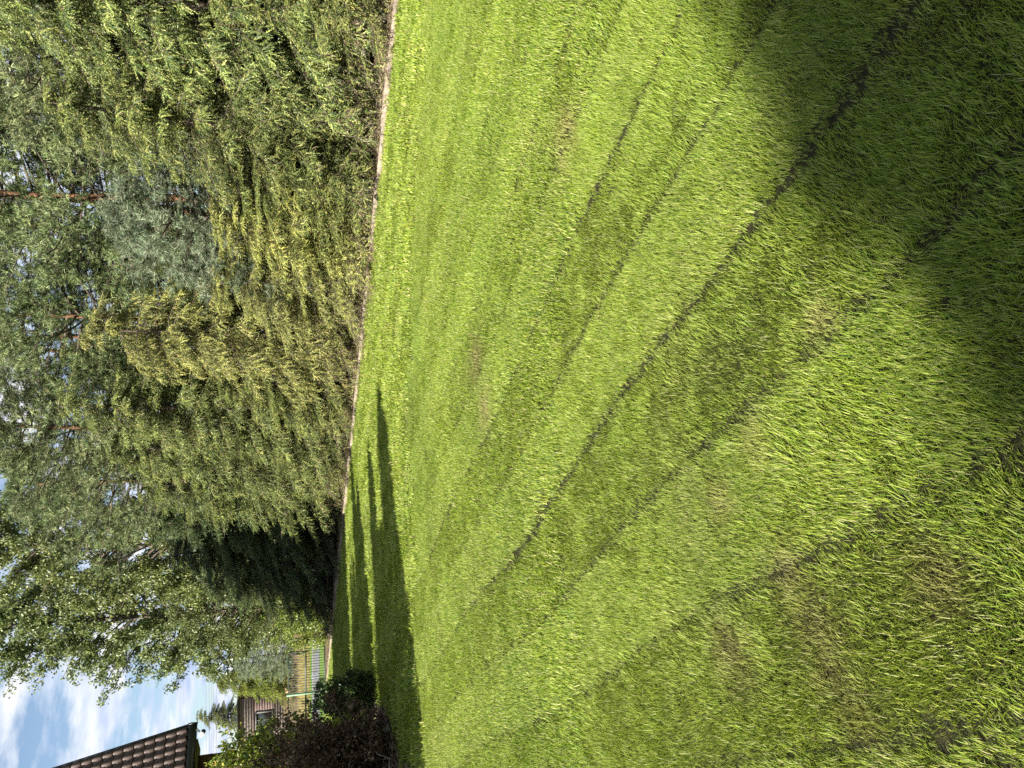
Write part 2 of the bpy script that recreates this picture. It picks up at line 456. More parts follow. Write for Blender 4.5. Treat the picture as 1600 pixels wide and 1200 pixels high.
def broad_meshes(name, H=9.0, base=1.5, Rm=2.4, nlimb=60, nlf=160, size=0.085, cols=None, w=None, tr_r=0.13, spread=0.42, droop=0.4, top=1.0, bush=False, zmin=0.05, blunt=0.6, rpow=0.6):
    mb = MB(); tr = MB()
    n = 9
    ax = lambda h: np.array([0.15 * math.sin(h * 0.5), 0.12 * math.cos(h * 0.6) - 0.12, h])
    if not bush:
        tr.tube([ax(h) for h in np.linspace(0, H * 0.93, n)], np.linspace(tr_r, 0.018, n), 8)
    Ps = []
    for b in range(nlimb):
        t = (b + R_(0, 1)) / nlimb
        h = base + (H - base) * t
        prof_ = math.sin(math.pi * (0.12 + 0.80 * t)) ** blunt
        r = Rm * prof_ * R_(0.12 if rpow < 0.6 else 0.35, 1.0) ** rpow
        a = b * 2.4 + R_(-0.6, 0.6); ca, sa = math.cos(a), math.sin(a)
        if bush: o = np.array([R_(-0.15, 0.15) * Rm, R_(-0.15, 0.15) * Rm, 0.02])
        else: o = ax(max(0.25 * base, h - r * 0.55))
        e = np.array([ca * r, sa * r, h]) + (0 if bush else ax(h) * np.array([1, 1, 0]))
        mid = (o + e) / 2 + np.array([-ca * 0.08 * r, -sa * 0.08 * r, 0.12 * r])
        c2 = np.linspace(0, 1, 5)[:, None]
        pts = o * (1 - c2) ** 2 + 2 * mid * c2 * (1 - c2) + e * c2 ** 2
        tr.tube(pts, np.linspace(0.012 + 0.012 * r, 0.005, 5), 4, cap=False)
        ntw = 9
        for q in range(ntw):
            s = R_(0.45, 1.0); p = (o * (1 - s) ** 2 + 2 * mid * s * (1 - s) + e * s ** 2)
            d = RNG.normal(size=3) + np.array([ca, sa, 0.1]) * 0.7; d /= np.linalg.norm(d)
            l = spread * R_(0.5, 1.3)
            tr.tube([p, p + d * l], [0.005, 0.002], 3, cap=False)
            k = nlf // ntw
            ts = R_(0.15, 1.1, (k, 1))
            Ps.append(p + d * l * ts + RNG.normal(size=(k, 3)) * spread * 0.16)
    P = np.vstack(Ps); P = P[P[:, 2] > zmin]
    leaves(mb, P, size, mixcol(cols, w, len(P)), droop)
    return mb.mesh(name + '_crown'), tr.mesh(name + '_trunk'), len(P)

def column_meshes(name, H=5.5, Rm=0.6, N=9000, cols=None, w=None, nl=0.05, nw=0.016, point=0.9, K=8, fluff=0.10):
    """columnar thuja or cypress: upright sprays over a tapering column with several tips"""
    mb = MB(); tr = MB()
    tr.tube([(0, 0, 0), (0.02, 0, H * 0.5), (0, 0, H * 0.96)], [0.07, 0.045, 0.01], 7)
    t = R_(0, 1, N) ** 1.15
    a = R_(0, 2 * math.pi, N)
    rr = Rm * np.clip((1 - t) ** point * 1.25, 0, 1) * (0.72 + 0.28 * np.clip(t * 9, 0, 1)) * (0.84 + 0.22 * np.sin(a * 5 + t * 7)) 
    rad = rr * R_(0.45, 1.0, N) ** 0.4
    P = np.stack([np.cos(a) * rad, np.sin(a) * rad, t * H * 0.97 + 0.03], 1)
    D = np.stack([np.cos(a) * 0.45, np.sin(a) * 0.45, np.ones(N)], 1) + RNG.normal(size=(N, 3)) * 0.3
    needles(mb, P, unit(D), R_(0.5, 1.3, N) * fluff * 1.3, K, nl, nw, mixcol(cols, w, N), ang=0.7, stem=0.004)
    return mb.mesh(name + '_crown'), tr.mesh(name + '_trunk'), N

def hue_shift():
    b = float(R_(0.88, 1.12)); return (b * float(R_(0.96, 1.05)), b, b * float(R_(0.95, 1.05)))

def plant(name, meshes, loc, rz, scale, label, cat, group=None, cm=None, tm=None, tint=None):
    o = empty(name, loc, rz, scale)
    cme, tme = meshes[0], meshes[1]
    if not cme.materials: cme.materials.append(cm)
    if not tme.materials: tme.materials.append(tm)
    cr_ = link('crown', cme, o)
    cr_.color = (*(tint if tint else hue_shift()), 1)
    if len(meshes) > 3:
        if not meshes[3].materials: meshes[3].materials.append(M['bark'])
        link('branches', meshes[3], o)
    link('trunk' if 'tree' in name or cat == 'tree' else 'stems', tme, o)
    tag(o, label, cat, group)
    return o

# tints (the leaves' own colours)
G_SPR = [(0.20, 0.235, 0.062), (0.12, 0.155, 0.048), (0.33, 0.35, 0.105), (0.065, 0.095, 0.032)]
G_YEL = [(0.33, 0.32, 0.085), (0.19, 0.205, 0.06), (0.41, 0.39, 0.13), (0.10, 0.115, 0.04)]
G_DRK = [(0.05, 0.085, 0.028), (0.07, 0.11, 0.035), (0.035, 0.06, 0.022)]
G_PIN = [(0.165, 0.21, 0.082), (0.27, 0.315, 0.135), (0.07, 0.10, 0.038)]
G_BLU = [(0.195, 0.24, 0.145), (0.25, 0.29, 0.18), (0.13, 0.165, 0.095)]
G_OAK = [(0.14, 0.175, 0.05), (0.22, 0.245, 0.08), (0.07, 0.10, 0.03)]
spr = [spruce_meshes('spruce_a', cols=G_SPR, w=[4, 3, 3, 3]),
       spruce_meshes('spruce_b', H=6.2, Rm=1.65, cols=G_SPR, w=[3, 3, 3, 2], droop=0.55, hang=0.6),
       spruce_meshes('spruce_y', H=5.2, Rm=1.8, cols=G_YEL, w=[3, 3, 2, 2], droop=0.6, hang=0.65, shape=0.45)]
pin = [pine_meshes('pine_a', nbr=90, nsub=11, nsh=9, K=13, nw=0.013, nl=0.10, cols=G_PIN, w=[3, 2, 2]),
       pine_meshes('pine_b', H=6.0, base=1.2, Rm=1.9, nbr=70, nsub=9, nsh=8, K=16, nw=0.011, cols=G_BLU, w=[3, 2, 1], nl=0.11)]
tallpin = pine_meshes('pine_t', H=12.0, base=5.0, Rm=2.5, nbr=46, nsub=8, nsh=9, K=14, nw=0.015, cols=G_PIN, w=[3, 1, 3], tr_r=0.17)
brd = [broad_meshes('oak_a', H=9.5, base=1.6, Rm=2.6, nlimb=150, nlf=520, cols=G_OAK, w=[4, 3, 2], size=0.095),
       broad_meshes('oak_b', H=7.5, base=0.9, Rm=2.2, nlimb=90, nlf=360, cols=G_OAK, w=[3, 4, 1], size=0.085)]
print('twigs', [s[2] for s in spr + pin + brd], tallpin[2])

# hedge and wood behind the kerb: (w along the kerb, offset behind it, height, width factor, variant)
HS = [
    (-4.6, 1.5, 7.8, 1.05, 0, 'tall green spruce at the right end of the hedge, partly out of view'),
    (-2.6, 1.7, 8.4, 1.05, 1, 'tall drooping green spruce, second from the right end of the hedge'),
    (-0.7, 1.6, 7.6, 1.00, 2, 'yellow-tinged drooping spruce in the hedge beside the two tall right-end spruces'),
    (1.2, 1.8, 8.0, 1.05, 0, 'tall feathery spruce in the hedge to the right of the blue-green pine'),
    (3.0, 1.5, 5.6, 1.05, 1, 'mid-height green spruce in the hedge just in front of the blue-green pine, right of it'),
    (4.8, 1.3, 3.0, 1.10, 2, 'low yellow-green spruce in the hedge directly below the blue-green pine'),
    (6.5, 1.3, 3.1, 1.10, 2, 'low yellow-green spruce in the hedge left of the one below the blue-green pine'),
    (8.2, 1.6, 5.8, 1.00, 2, 'yellowish spruce with arching sprays in the middle of the hedge'),
    (10.6, 1.5, 6.9, 1.05, 0, 'tall pointed green spruce in the hedge left of the yellowish arching one'),
    (12.2, 1.5, 6.1, 1.05, 1, 'green spruce in the hedge at the edge of the house shadow, right of it'),
    (13.8, 1.5, 5.6, 1.10, 0, 'green spruce in the hedge whose lower half lies in the house shadow'),
    (15.7, 1.5, 5.4, 1.10, 1, 'dark spruce in the hedge wholly inside the house shadow, right one'),
    (17.6, 1.6, 5.2, 1.10, 0, 'dark spruce in the hedge wholly inside the house shadow, middle one'),
    (19.5, 1.5, 4.4, 1.10, 1, 'dark spruce in the hedge at the left edge of the house shadow'),
]
HS += [
    (-3.4, 4.6, 9.0, 1.2, 0, 'spruce in the second row behind the right end of the hedge'),
    (0.4, 3.9, 8.8, 1.3, 1, 'spruce in the second row behind the tall feathery spruce'),
    (3.2, 4.2, 6.8, 1.3, 0, 'spruce in the second row right of the blue-green pine'),
    (-1.6, 3.8, 9.2, 1.3, 1, 'spruce in the second row behind the yellow-tinged drooping spruce'),
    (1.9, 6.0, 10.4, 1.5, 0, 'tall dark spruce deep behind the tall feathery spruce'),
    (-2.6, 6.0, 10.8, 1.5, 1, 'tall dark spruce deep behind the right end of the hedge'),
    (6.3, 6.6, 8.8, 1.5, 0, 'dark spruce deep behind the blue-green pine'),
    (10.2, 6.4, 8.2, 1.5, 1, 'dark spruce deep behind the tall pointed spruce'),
    (7.9, 4.0, 5.2, 1.2, 1, 'spruce in the second row behind the yellowish arching spruce'),
    (11.6, 4.0, 7.4, 1.3, 0, 'spruce in the second row below the large grey-green pine'),
    (14.8, 3.6, 7.2, 1.3, 1, 'spruce in the second row behind the shaded part of the hedge'),
    (18.8, 4.2, 6.0, 1.2, 0, 'spruce in the second row behind the left edge of the house shadow'),
]
HS += [
    (0.2, 1.2, 3.4, 0.9, 0, 'low green spruce filling the foot of the hedge below the tall feathery one'),
    (3.9, 1.1, 2.8, 0.9, 0, 'low green spruce filling the foot of the hedge right of the yellow-green pair'),
    (9.4, 1.1, 3.2, 0.9, 1, 'low spruce filling the foot of the hedge left of the yellowish arching one'),
    (11.4, 1.1, 3.4, 0.9, 0, 'low spruce filling the foot of the hedge left of the tall pointed one'),
]
HREF = [6.5, 6.2, 5.2]
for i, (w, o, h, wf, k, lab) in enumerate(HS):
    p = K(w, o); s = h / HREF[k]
    plant('spruce_tree', spr[k], (p.x, p.y, 0), float(R_(0, 6.28)), (wf, wf, s), lab, 'tree', 'spruces of the hedge behind the kerb', M['spruce'], M['bark'], (0.42, 0.52, 0.55) if w > 15 and h < 6.2 else (0.5, 0.55, 0.55) if o > 5.9 else None)  # house-shadow and deep-row crowns get a darker tint: shade put into their colour
PS = [
    (5.8, 2.3, 5.0, 1.05, 1, 'blue-green soft-needled pine leaning out over the low yellow spruces of the hedge'),
    (13.4, 3.4, 9.3, 1.30, 0, 'large grey-green pine behind the hedge with its crown against the sky'),
    (16.8, 3.8, 9.8, 1.20, 0, 'large grey-green pine behind the shaded part of the hedge, next to the leafy tree'),
    (10.4, 4.4, 9.6, 1.1, 0, 'grey-green pine behind the tall pointed spruce of the hedge'),
    (7.0, 5.0, 9.8, 1.05, 0, 'dark pine with bare inner branches behind the middle of the hedge'),
    (3.4, 4.8, 9.2, 1.05, 0, 'pine behind the hedge right of the blue-green pine'),
]
for (w, o, h, wf, k, lab) in PS:
    p = K(w, o); s = h / [9.0, 6.0][k]
    plant('pine_tree', pin[k], (p.x, p.y, 0), float(R_(0, 6.28)), (wf, wf, s), lab, 'tree', 'pines behind the hedge', M['pine'], M['bark'] if k else M['redbark'])
TP = [(8.6, 7.0, 13.0, 'tall pine with a bare reddish trunk, right of the two leftmost bare trunks'),
      (9.8, 7.6, 12.5, 'tall pine with a bare reddish trunk close behind the one with the widest trunk'),
      (14.0, 7.5, 13.0, 'tall pine with a bare trunk above the large grey-green pine'),
      (15.6, 8.5, 12.0, 'tall pine with a bare trunk, leftmost of the bare-trunked pines'),
      (4.5, 8.0, 12.5, 'tall pine deep behind the right half of the hedge'),
      (0.5, 7.0, 12.0, 'tall pine deep behind the right end of the hedge'),
      (-3.5, 7.5, 12.0, 'tall pine farthest right behind the hedge')]
for (w, o, h, lab) in TP:
    p = K(w, o)
    plant('pine_tree', tallpin, (p.x, p.y, 0), float(R_(0, 6.28)), (1, 1, h / 12.0), lab, 'tree', 'tall pines deep behind the hedge', M['pine'], M['redbark'])
BS = [(26.8, 4.2, 12.7, 1.25, 0, 'large leafy tree at the left end of the hedge, reaching out into the sky'),
      (21.5, 4.6, 12.6, 1.1, 0, 'leafy tree standing between the large grey-green pine and the leafy tree at the end'),
      (24.3, 3.0, 6.0, 0.95, 1, 'smaller leafy tree low behind the bright shrub at the far end of the kerb'),
      (-1.5, 4.2, 9.0, 1.0, 0, 'dark leafy tree above the right end of the hedge'),
      (-5.0, 4.0, 8.8, 1.0, 1, 'leafy tree at the extreme right behind the hedge')]
for (w, o, h, wf, k, lab) in BS:
    p = K(w, o); s = h / [9.5, 7.5][k]
    plant('leafy_tree', brd[k], (p.x, p.y, 0), float(R_(0, 6.28)), (wf, wf, s), lab, 'tree', 'leafy trees among the pines', M['leaf'], M['bark'])

# ------------------------------------------------------------------ trees and shrubs on the left and far side
G_THU = [(0.05, 0.09, 0.025), (0.08, 0.12, 0.03), (0.035, 0.06, 0.02)]
thu = column_meshes('thuja', H=5.6, Rm=1.0, N=12500, cols=G_THU, w=[3, 2, 1], nl=0.06, nw=0.03, K=7, point=0.42)
def from_tip(u, v, t):
    p = gnd(u, v); b = p - SUN_TO * t
    return b, t * math.tan(SUN_EL)
THJ = [(585, 594, 7.4, 1.0, 'columnar thuja nearest the camera in the row left of the lawn'),
       (375, 597, 5.6, 0.9, 'short columnar thuja, second in the row left of the lawn'),
       (505, 578, 8.0, 0.85, 'tall columnar thuja in the middle of the row left of the lawn'),
       (380, 567, 6.4, 0.9, 'columnar thuja, fourth in the row left of the lawn'),
       (450, 560, 8.4, 0.8, 'slim columnar thuja between the middle one and the one nearest the house'),
       (505, 550, 10.0, 0.8, 'slim columnar thuja nearest the house in the row left of the lawn')]
for (u, v, t, wf, lab) in THJ:
    b, h = from_tip(u, v, t)
    plant('thuja_tree', thu, (b.x, b.y, 0), float(R_(0, 6.28)), (wf, wf, h / 5.6), lab, 'tree', 'columnar thujas left of the lawn', M['thuja'], M['bark'])

so = SUN_TO * -14.95 + Vector((-SUN_TO.y, SUN_TO.x, 0)) * -0.78
RNG = np.random.default_rng(5)
lime = broad_meshes('lime', H=13.0, base=4.0, Rm=2.5, nlimb=240, nlf=410, size=0.17, cols=G_OAK, w=[3, 2, 1], spread=0.7, blunt=0.25, rpow=0.45)
plant('leafy_tree', lime, (so.x, so.y, 0), 1.1, (1, 1, 1), 'leafy tree behind the photographer that shades the near lawn', 'tree', None, M['leaf'], M['bark'])

p = at_y(90, 400, 68)
plant('spruce_tree', spr[0], (p.x, p.y, 1.4), 0.4, (1.25, 1.25, 7.9 / 6.5), 'small pointed spruce against the sky behind the wooden shed', 'tree', None, M['spruce'], M['bark'])
G_GLD = [(0.19, 0.24, 0.035), (0.24, 0.27, 0.045), (0.12, 0.17, 0.03)]
cyp = spruce_meshes('cypress', H=4.6, Rm=1.35, whorl=0.15, nb=9, nside=7, ntw=5, K=9, cols=G_GLD, w=[3, 2, 2], droop=0.9, hang=1.1, shape=0.5, tl=0.22, sw=0.06)
p = at_y(147, 460, 57.0)
plant('cypress_tree', cyp, (p.x, p.y, 1.1), 2.0, (1.6, 1.6, 1.22), 'golden-green weeping cypress behind the far fence, left of the leafy trees', 'tree', None, M['thuja'], M['bark'])
p = at_y(178, 460, 52.0)
plant('pine_tree', pin[1], (p.x, p.y, 0.05), 0.9, (1.0, 1.0, 0.83), 'young blue-green pine in front of the golden-green cypress', 'tree', None, M['pine'], M['bark'])
G_BRT = [(0.20, 0.28, 0.035), (0.27, 0.32, 0.06), (0.12, 0.19, 0.03)]
bsh = broad_meshes('bush_b', H=2.1, base=0.1, Rm=1.0, nlimb=46, nlf=150, size=0.07, cols=G_BRT, w=[3, 2, 1], spread=0.3, bush=True)
p = K(22.3, 0.85)
plant('bright_shrub', bsh, (p.x, p.y, 0), 0.3, (0.9, 0.9, 0.95), 'bright yellow-green shrub at the far end of the kerb beside the fence', 'shrub', None, M['leaf'], M['bark'])
p = K(20.8, 1.0)
plant('leafy_shrub', bsh, (p.x, p.y, 0), 2.3, (1.1, 1.1, 1.15), 'leafy shrub between the bright shrub and the shaded spruces', 'shrub', None, M['leaf'], M['bark'])

G_BRN = [(0.095, 0.058, 0.035), (0.16, 0.10, 0.06), (0.05, 0.032, 0.022), (0.26, 0.19, 0.11)]
brn = broad_meshes('bush_brown', H=2.0, base=0.15, Rm=1.15, nlimb=90, nlf=260, size=0.06, cols=G_BRN, w=[4, 3, 2, 1.5], spread=0.28, bush=True)
p = gnd(30, 612)
plant('brown_shrub', brn, (p.x - 0.16, p.y - 0.1, 0), 0.0, (1.0, 1.0, 0.97), 'large brown-leaved shrub at the left edge of the lawn', 'shrub', None, M['dead'], M['twig'])
plant('brown_shrub', brn, (p.x - 0.75, p.y - 1.5, 0), 2.2, (0.95, 0.95, 0.9), 'lower brown-leaved shrub nearer the camera, cut by the picture edge', 'shrub', None, M['dead'], M['twig'])
yew = broad_meshes('yew', H=1.25, base=0.05, Rm=0.5, nlimb=50, nlf=400, size=0.05, cols=G_THU, w=[2, 2, 2], spread=0.16, bush=True, droop=-0.4)
p = gnd(122, 588)
plant('yew_shrub', yew, (p.x, p.y, 0), 0.0, (0.8, 0.8, 1), 'small dark green round shrub just behind the brown one', 'shrub', None, M['leaf'], M['bark'])
G_YGS = [(0.15, 0.20, 0.03), (0.24, 0.25, 0.05), (0.09, 0.13, 0.03), (0.32, 0.28, 0.08)]
ygs = broad_meshes('bush_yellow', H=2.9, base=0.3, Rm=0.95, nlimb=70, nlf=330, size=0.085, cols=G_YGS, w=[3, 2, 3, 1], spread=0.3, bush=True)
p = at_y(18, 560, 15.5)
plant('yellow_shrub', ygs, (p.x, p.y, 0), 0.0, (1.0, 1.0, 1.12), 'yellow-green leafy shrub below the corner of the roof', 'shrub', None, M['leaf'], M['twig'], (1.35, 1.35, 1.0))

# soil bed with roots and stones under the brown shrub
def bed_x(Y): return -5.2 - 0.13 * (Y - 9.6) + 0.10 * np.sin(Y * 2.3) + 0.05 * np.sin(Y * 6.1)
sb = MB(); V = []; Q = []
ys = np.linspace(6.2, 13.9, 40); nj = 14
for i, Y in enumerate(ys):
    for j in range(nj):
        t = j / (nj - 1)
        x = bed_x(Y) - t * 2.4
        z = 0.008 + (0.10 * min(1, t * 4) ** 0.7 + 0.11 * (vnoise(x, Y, 0.25, 5) - 0.5)) * (1 if j else 0)
        if i in (0, len(ys) - 1): z = 0.004
        V.append((x, Y, z))
for i in range(len(ys) - 1):
    for j in range(nj - 1):
        a = i * nj + j; Q.append((a, a + nj, a + nj + 1, a + 1))
sb.add(V, Q=Q)
tag(sb.build('soil_bed', M['soil']), kind='structure')
for k in range(9):
    Y = float(R_(8.6, 12.6)); x = float(bed_x(Y)) - 0.12
    a = float(R_(0, 6.28)); n = 7
    pts = [(x + 0.0, Y, 0.05)]
    dx, dy = math.cos(a) * 0.10, math.sin(a) * 0.10
    for q in range(n):
        pts.append((pts[-1][0] + dx - 0.03 + float(R_(-0.03, 0.03)), pts[-1][1] + dy + float(R_(-0.03, 0.03)), 0.12 + 0.10 * math.sin(q * 0.7 + k) ** 2 + 0.03 * q))
    rt = MB().tube(pts, np.linspace(0.012, 0.005, len(pts)), 5)
    tag(rt.build('dry_branch', M['twig']), 'dry pale branch lying on the soil under the brown shrub', 'branch', 'dry branches on the soil bed')
M['stone'] = new_mat('field_stone', (0.16, 0.14, 0.12), 0.9, 0.2, noise=0.3, bump=0.5)
def stone_mesh(seed):
    g = np.random.default_rng(seed); V = []; Q = []; T = []
    ns, nr = 8, 5
    for j in range(nr):
        ph = math.pi * (j + 0.5) / nr
        for i in range(ns):
            th = 2 * math.pi * i / ns; r = 1 + g.uniform(-0.2, 0.2)
            V.append((r * math.sin(ph) * math.cos(th), r * math.sin(ph) * math.sin(th) * 0.8, r * math.cos(ph) * 0.6))
    for j in range(nr - 1):
        for i in range(ns):
            k = (i + 1) % ns; Q.append((j * ns + i, (j + 1) * ns + i, (j + 1) * ns + k, j * ns + k))
    V += [(0, 0, 0.6), (0, 0, -0.6)]
    for i in range(ns):
        k = (i + 1) % ns; T += [(nr * ns, i, k), (nr * ns + 1, (nr - 1) * ns + k, (nr - 1) * ns + i)]
    return MB().add(V, T, Q).mesh('stone')
sms = [stone_mesh(k) for k in range(3)]
for s_ in sms: s_.materials.append(M['stone'])
for k in range(8):
    Y = 8.8 + k * 0.5 + float(R_(-0.15, 0.15))
    o = link('stone', sms[k % 3]); s_ = float(R_(0.05, 0.10)); o.scale = (s_, s_, s_)
    o.location = (float(bed_x(Y)) - 0.10, Y, s_ * 0.5); o.rotation_euler = (0, 0, float(R_(0, 6)))
    tag(o, 'small grey stone on the edge of the soil bed', 'stone', 'stones along the soil bed')

# ------------------------------------------------------------------ the house on the left
hc = Vector((-7.69, 17.39, 3.70)); EV = Vector((-0.85, -0.53, 0)).normalized(); GV = KD
PITCH = math.radians(62); DEPTH = 7.6; LEN = 8.0
SL = Vector((GV.x * math.cos(PITCH), GV.y * math.cos(PITCH), math.sin(PITCH)))
NR = EV.cross(SL); NR.normalize()
if NR.z < 0: NR = -NR
SLEN = DEPTH / 2 / math.cos(PITCH)
house = empty('house', (hc.x, hc.y, 0))
hc0 = Vector((hc.x, hc.y, 0))
def hp(a, b, z): return EV * a + GV * b + Vector((0, 0, z))      # along the eave, into the depth, up; relative to the corner
M['render'] = new_mat('olive_render', (0.20, 0.19, 0.10), 0.9, 0.2, noise=0.1, nscale=2)
M['tile'] = new_mat('brown_tile', (0.075, 0.052, 0.044), 0.6, 0.3, col2=(0.14, 0.098, 0.08), nscale=3, bump=0.15, bscale=60)
M['darkmetal'] = new_mat('dark_green_metal', (0.018, 0.021, 0.016), 0.4, 0.5)
M['brownwood'] = new_mat('brown_fascia', (0.07, 0.035, 0.02), 0.6, 0.3, noise=0.2)
M['white'] = new_mat('white_plastic', (0.75, 0.75, 0.73), 0.4, 0.4)
M['black'] = new_mat('black_plastic', (0.02, 0.02, 0.022), 0.4, 0.4)
M['glass'] = new_mat('window_glass', (0.03, 0.035, 0.04), 0.05, 0.8)
i0, i1, j0, j1, zt = 0.45, LEN, 0.55, DEPTH - 0.55, 3.95
wz = lambda b: 3.62 + min(b, DEPTH - b) * math.tan(PITCH) - 0.25
wl_ = MB()
prof = [(j0, 0), (j0, wz(j0)), (DEPTH / 2, wz(DEPTH / 2)), (j1, wz(j1)), (j1, 0)]
V = [hp(a, b, z) for a in (i0, i1) for (b, z) in prof]
me = bpy.data.meshes.new('wall'); me.from_pydata([tuple(v) for v in V], [], [(0, 1, 2, 3, 4), (9, 8, 7, 6, 5), (0, 5, 6, 1), (1, 6, 7, 2), (2, 7, 8, 3), (3, 8, 9, 4)])
me.materials.append(M['render']); link('wall', me, house)
for a in (2.2, 5.0):
    w_ = MB().box(hp(a, j0 - 0.02, 1.6), (0.55, 0.05, 0.65), (EV, GV, Vector((0, 0, 1)))).build('window', M['white'], house)
    MB().box(hp(a, j0 - 0.06, 1.6), (0.47, 0.03, 0.57), (EV, GV, Vector((0, 0, 1)))).build('pane', M['glass'], w_)
rb = MB()
def slab(mb, org, e, s, n, la, lb, th):
    V = [org + e * (la * i) + s * (lb * j) + n * (th * k) for i in (0, 1) for j in (0, 1) for k in (0, 1)]
    mb.add([tuple(v) for v in V], Q=[(0, 1, 3, 2), (4, 6, 7, 5), (0, 4, 5, 1), (2, 3, 7, 6), (0, 2, 6, 4), (1, 5, 7, 3)])
top = Vector((0, 0, 3.70))
slab(rb, top - NR * 0.11, EV, SL, NR, LEN, SLEN, 0.10)
SLb = Vector((-GV.x * math.cos(PITCH), -GV.y * math.cos(PITCH), math.sin(PITCH)))
NRb = SLb.cross(EV); NRb = NRb if NRb.z > 0 else -NRb
slab(rb, top + GV * DEPTH - NRb * 0.11, EV, SLb, NRb, LEN, SLEN - 0.02, 0.10)
roof = rb.build('roof', M['brownwood'], house)
TW, TC = 0.175, 0.26
def tile_mesh():
    mb = MB(); n = 9; V = []
    for j, (b, lift) in enumerate(((-0.04, 0.036), (TC + 0.01, 0.004))):
        for i in range(n):
            t = i / (n - 1)
            zz = 0.050 * math.sin(math.pi * min(1, t / 0.66)) ** 0.8 if t < 0.66 else -0.006 * math.sin(math.pi * (t - 0.66) / 0.34)
            V.append(tuple(EV * (t * TW * 1.02) + SL * b + NR * (zz + lift)))
    for i in range(n):
        V.append(tuple(Vector(V[i]) - NR * 0.028 + SL * 0.004))
    Q = [(i, i + 1, n + i + 1, n + i) for i in range(n - 1)] + [(2 * n + i, 2 * n + i + 1, i + 1, i) for i in range(n - 1)]
    mb.add(V, Q=Q); return mb
tmb = tile_mesh(); tme = tmb.mesh('roof_tile'); tme.materials.append(M['tile']); tme.polygons.foreach_set('use_smooth', np.array([True] * 8 + [False] * 8))
NC = int(SLEN / TC); rest = MB(); tv = np.vstack(tmb.v); tq = np.vstack(tmb.q)
for r in range(NC):
    for c in range(int(LEN / TW)):
        pos = top + EV * (c * TW) + SL * (r * TC) + NR * 0.004
        if c < 10:
            o = link('roof_tile', tme, roof); o.location = pos + NR * float(R_(-0.002, 0.003))
        else:
            rest.add(tv + np.array(pos), Q=tq)
ro = rest.build('roof_tiles', M['tile'], roof); ro['kind'] = 'stuff'
ga = [top - SL * 0.07 + EV * a - Vector((0, 0, 0.06)) - GV * 0.02 for a in (-0.03, LEN)]
gt = MB().tube(ga, 0.095, 12).build('gutter', M['darkmetal'], house, True)
MB().tube([ga[0] - EV * 0.02, ga[0] + EV * 0.015], 0.102, 12).build('end_cap', M['darkmetal'], gt)
MB().tube([top - SL * 0.05 - EV * 0.02 + NR * 0.02, top + SL * SLEN - EV * 0.02 + NR * 0.02], 0.032, 6).build('verge_trim', M['darkmetal'], house)
MB().box(hp(LEN / 2 + 0.15, 0.42, 3.50), (LEN / 2 - 0.1, 0.35, 0.03), (EV, GV, Vector((0, 0, 1)))).build('soffit', M['render'], house)
bxp = at_y(3, 320, 17.35) - hc0
hop = MB().box(bxp, (0.20, 0.12, 0.17), (EV, GV, Vector((0, 0, 1))))
hop.add([tuple(bxp + Vector(d)) for d in ((-0.1, -0.1, -0.17), (0.1, -0.1, -0.17), (0.1, 0.1, -0.17), (-0.1, 0.1, -0.17), (-0.05, -0.05, -0.4), (0.05, -0.05, -0.4), (0.05, 0.05, -0.4), (-0.05, 0.05, -0.4))], Q=[(0, 1, 5, 4), (1, 2, 6, 5), (2, 3, 7, 6), (3, 0, 4, 7)])
hop.tube([bxp + Vector((0, 0, -0.38)), Vector((bxp.x, bxp.y, 0.02))], 0.05, 8)
hop.build('downpipe', M['brownwood'], house)
lp = at_y(9, 333, 17.2) - hc0
lm = MB().tube([bxp + Vector((0.02, -0.1, -0.15)), lp], 0.015, 6).tube([lp + Vector((-0.04, 0, 0)), lp + Vector((0.06, -0.02, -0.03))], [0.04, 0.05], 8).build('lamp', M['black'], house)
tag(house, 'house with a steep brown tiled roof and dark green gutter at the left edge', 'house')
cp = at_y(60, 306, 17.3); cb = at_y(55, 316, 17.15)
scam = empty('security_camera', cp)
MB().tube([Vector((-0.06, 0.02, 0.06)), Vector((0, 0, 0)), (cb - cp) * 0.6], [0.05, 0.045, 0.02], 8).build('bracket', M['white'], scam, True)
q0 = cb - cp
bdy = MB().tube([q0 + Vector((-0.07, 0.03, 0.03)), q0 + Vector((0.05, -0.03, -0.03))], 0.05, 10).build('body', M['white'], scam)
MB().tube([q0 + Vector((0.051, -0.031, -0.031)), q0 + Vector((0.062, -0.036, -0.036))], 0.043, 10).build('lens', M['black'], scam)
tag(scam, 'small white security camera under the end of the gutter', 'camera')

